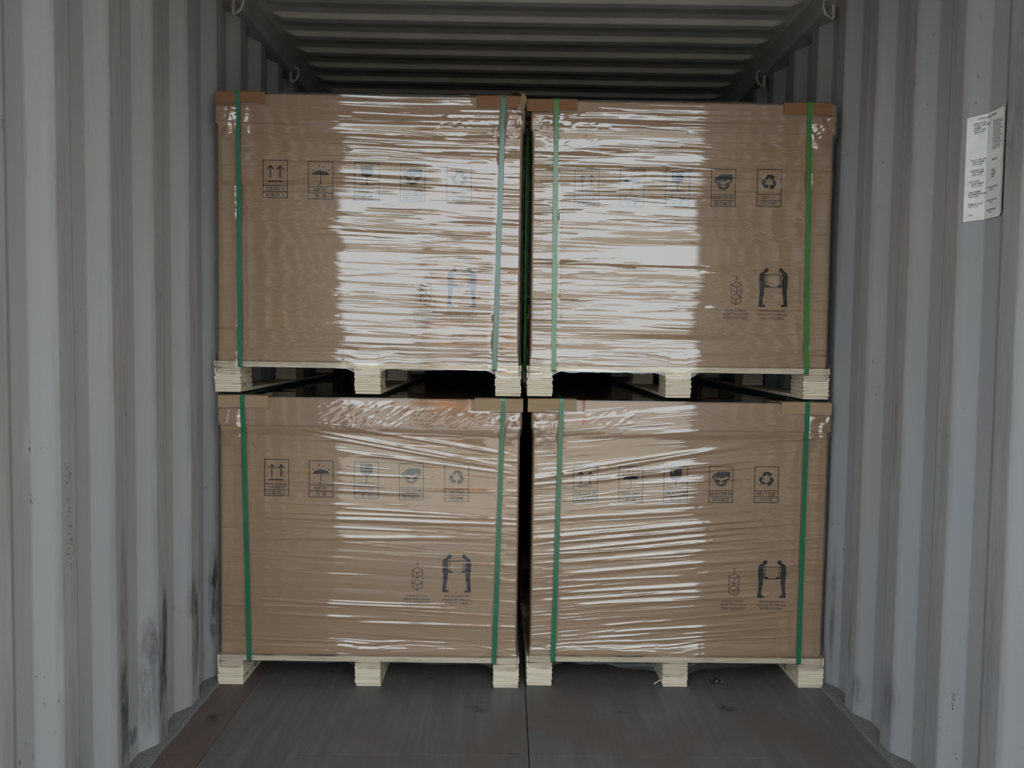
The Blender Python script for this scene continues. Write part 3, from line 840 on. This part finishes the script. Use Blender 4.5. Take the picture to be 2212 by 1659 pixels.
# ------------------------------------------------------------------ paper notice on the right wall
def notice():
    # path over the corrugation: crest side of a facing slope -> recess -> start of the next slope
    e = R_EDGE
    pts = [(e + .194, DEP * (.208 - .194) / .068 if False else DEP - DEP * (.194 - .140) / .068), (e + .142, DEP), (e + .070, DEP), (e + .010, DEP * (.010) / .068)]
    seg = [0]
    for a, b in zip(pts[:-1], pts[1:]): seg.append(seg[-1] + math.hypot(b[0] - a[0], b[1] - a[1]))
    Wd = seg[-1]; z0, z1 = 1.662, 1.945
    def at(u, off):
        u = min(max(u, 0), Wd)
        for i in range(3):
            if u <= seg[i + 1] + 1e-9:
                t = (u - seg[i]) / (seg[i + 1] - seg[i]); a, b = pts[i], pts[i + 1]
                dy, dd = b[0] - a[0], b[1] - a[1]; L = math.hypot(dy, dd)
                y = a[0] + dy * t; d = a[1] + dd * t
                ny, nd = -dd / L, dy / L
                if nd > 0: ny, nd = -ny, -nd
                return HW + d + nd * off, y + ny * off
    us = sorted(set(list(np.linspace(0, Wd, 25)) + seg)); v = []; f = []
    zs = np.linspace(z0, z1, 7)
    for zv in zs:
        for u in us:
            x, y = at(u, .0045); v.append((x, y, zv))
    n = len(us)
    for j in range(len(zs) - 1):
        for i in range(n - 1): f.append((j * n + i, j * n + i + 1, (j + 1) * n + i + 1, (j + 1) * n + i))
    root = bpy.data.objects.new('paper_notice', None); link(root); root.location = (HW + DEP - .005, e + .1, z0)
    tag(root, 'white printed paper sheet stuck on the corrugated right wall', 'notice')
    L = [(a - root.location[0], b - root.location[1], c - root.location[2]) for a, b, c in v]
    pydata('sheet', L, f, M['paper'], root)
    p = Print()
    def line(txt, u, h, x_left, sz):
        v_, f_, d = text_mesh(txt, 1); wd = d[0] * sz / d[1]
        p.text(txt, (x_left + wd / 2, h), wd, sz)
    H = z1 - z0
    def blk(lines, u, frac, sz=.0042, gap=.0062, ind=0.0):
        for i, t in enumerate(lines): line(t, 0, H * (1 - frac) - i * gap, u + (ind if i else 0), sz)
    blk(['CORTEN STEEL'], .030, .035); blk(['CORRUGATED', 'PANEL AND SHEET', 'PRIMER'], .016, .075, ind=.006); blk(['EPOXY ZINC', 'TOP COAT'], .022, .14)
    blk(['STRUCTURE STEEL', 'ZINC PRIMER', 'TOP COAT'], .014, .42, ind=.006)
    blk(['CORNER STEEL', 'ZINC PRIMER', 'TOP COAT'], .014, .52, ind=.006)
    blk(['FLAT STEEL', 'ZINC PRIMER', 'TOP COAT'], .014, .625, ind=.006)
    blk(['ZINC PRIMER', 'INTERMEDIATE PAINT', 'TOP COAT'], .013, .725)
    blk(['PRIMING COAT', 'TOP COAT'], .013, .84); blk(['TYPE'], .013, .945)
    blk(['INTERIOR'], .070, .035, .005)
    for q in range(13): blk([['MATERIAL SPEC', 'COATING WORK', 'PAINT MAKER'][q % 3]], .088, .10 + q * .021, .0036)
    blk(['REMARKS'], .088, .455); blk(['PAINT', 'COLOR', 'MAKER', 'GREY'], .088, .55)
    blk(['PAINT EXTERIOR', 'BASE'], .072, .71, ind=.014); blk(['PAINT INTERIOR', 'GREY'], .072, .83, ind=.014); blk(['ZINC MATERIAL', 'SPEC'], .072, .92, ind=.010)
    vv = []
    for (u, h) in p.v:
        x, y = at(u, .0052); vv.append((x - root.location[0], y - root.location[1], h))
    tag(pydata('printed_text', vv, p.f, M['ink'], root), kind='stuff')
notice()

# ------------------------------------------------------------------ marker scribble on the left wall
def scribble():
    rs = random.Random(3); p = Print(); 
    z = 0.0
    groups = [(0.0, .095, 5), (.14, .09, 4), (.25, .03, 1), (.29, .15, 8)]
    for (zs, ln, n) in groups:
        for i in range(n):
            zc = -(zs + ln * (i + .5) / n); xc = rs.uniform(-.004, .006) + zs * .03
            for k in range(rs.randint(2, 4)):
                a = (xc + rs.uniform(-.010, .010), zc + rs.uniform(-.009, .009)); b = (a[0] + rs.uniform(-.014, .014), a[1] + rs.uniform(-.012, .012))
                p.line(a, b, .0011)
    e = L_EDGE + PER - .035
    v = [(-HW + .0035, e - .012 + a, .998 + b * .62) for a, b in p.v]
    pydata('marker_writing', v, p.f, M['ink_line'], wl)
scribble()

# ------------------------------------------------------------------ scraps on the floor
def floor_pt(px, py):
    d = r2 * ((px - 1106) / FPX) + d2 * ((py - 829.5) / FPX) + fwd
    t = -CZ / d.z; return CX + d.x * t, d.y * t
def scraps():
    M['scrap'] = film_mat('scrap_film', .22)
    x, y = floor_pt(1547, 1474)
    u, v = np.meshgrid(np.linspace(-1, 1, 26), np.linspace(-1, 1, 22))
    P = np.zeros(u.shape + (3,))
    P[..., 0] = u * .030 * (1 + .25 * vnoise(v * 2 + 3, u * 0 + 1, 6)); P[..., 1] = v * .026 * (1 + .25 * vnoise(u * 2 + 7, v * 0 + 4, 7))
    P[..., 2] = .0015 + .013 * np.abs(lnoise(u * 1.7 + 5, v * 1.6 + 9, 8)) + .004 * np.abs(lnoise(u * 4 + 5, v * 4 + 9, 9))
    o = npmesh('film_scrap', [gridmesh('', P, None)], M['scrap'], None, False); o.location = (x, y, 0)
    tag(o, 'small crumpled scrap of clear film on the dark floor beneath the right pallet', 'scrap')
    x, y = floor_pt(1421, 1478)
    bm = bmesh.new()
    rs = random.Random(4); pts = []
    for i in range(6):
        t = i / 5; pts.append((-.016 + .030 * t + rs.uniform(-.001, .001), -.004 + .006 * t, .004 + .016 * t))
    tube(bm, pts, .0022, 5)
    o = frombm('wood_splinter', bm, M['wood'], None); o.location = (x, y, -.0015)
    tag(o, 'thin pale wood splinter on the floor beside the middle pallet block', 'splinter')
scraps()

# ------------------------------------------------------------------ forklift out in the yard (mirrored in the film)
M['fork_orange'] = simple('orange_machine_paint', (.80, .24, .04), .4, .5, .06, 3)
M['fork_dark'] = simple('dark_machine_paint', (.05, .05, .055), .5, .4, .1, 5)
def forklift(x, y, z, rz):
    root = bpy.data.objects.new('forklift', None); link(root); root.location = (x, y, z); root.rotation_euler.z = rz
    tag(root, 'orange forklift in the yard, showing as orange patches mirrored in the film', 'forklift')
    def poly(name, sec, x0, x1, mat):
        n = len(sec); v = [(x0, a, b) for a, b in sec] + [(x1, a, b) for a, b in sec]
        f = [tuple(range(n)), tuple(range(2 * n - 1, n - 1, -1))] + [(i, i + n, (i + 1) % n + n, (i + 1) % n) for i in range(n)]
        return pydata(name, v, f, mat, root)
    poly('body', [(-.55, .25), (.75, .25), (.75, .95), (.45, 1.02), (.05, .95), (-.10, .62), (-.55, .62)], -.52, .52, M['fork_orange'])
    poly('counterweight', [(.75, .20), (1.22, .30), (1.30, .55), (1.24, .98), (.75, 1.0)], -.54, .54, M['fork_orange'])
    box('seat_base', -.26, .26, .20, .70, 1.0, 1.12, M['fork_dark'], root, .03)
    box('seat_back', -.25, .25, .60, .74, 1.10, 1.62, M['fork_dark'], root, .04)
    for sx in (-1, 1):
        bm = bmesh.new(); tube(bm, [(sx * .48, -.50, .62), (sx * .47, -.28, 1.5), (sx * .45, -.16, 2.08), (sx * .45, .80, 2.10), (sx * .46, 1.02, 1.6), (sx * .48, 1.08, .98)], .035)
        frombm('guard_post', bm, M['fork_orange'], root, True)
        box('mast_channel', sx * .36 - .045, sx * .36 + .045, -.82, -.66, .12, 2.15, M['fork_dark'], root, .01)
        bm = bmesh.new(); addbox(bm, sx * .24 - .05, sx * .24 + .05, -1.98, -.90, .10, .145); addbox(bm, sx * .24 - .05, sx * .24 + .05, -.94, -.89, .10, .62)
        frombm('fork', bm, M['fork_dark'], root)
        for yy, r in ((-.45, .33), (.82, .27)):
            bm = bmesh.new(); bmesh.ops.create_cone(bm, cap_ends=True, segments=24, radius1=r, radius2=r, depth=.20)
            for v in bm.verts: v.co = Vector((v.co.z + sx * .50, v.co.x + yy, v.co.y + r))
            frombm('wheel', bm, M['fork_dark'], root, False)
    for i in range(6): box('guard_bar', -.44, .44, -.12 + i * .17, -.08 + i * .17, 2.075, 2.115, M['fork_orange'], root)
    for zz in (.35, .60): box('carriage_bar', -.45, .45, -.89, -.83, zz, zz + .10, M['fork_orange'], root, .008)
    for zz in (1.3, 2.08): box('mast_tie', -.36, .36, -.72, -.67, zz, zz + .08, M['fork_orange'], root, .008)
forklift(-.75, -7.2, -.16, math.pi + .5)
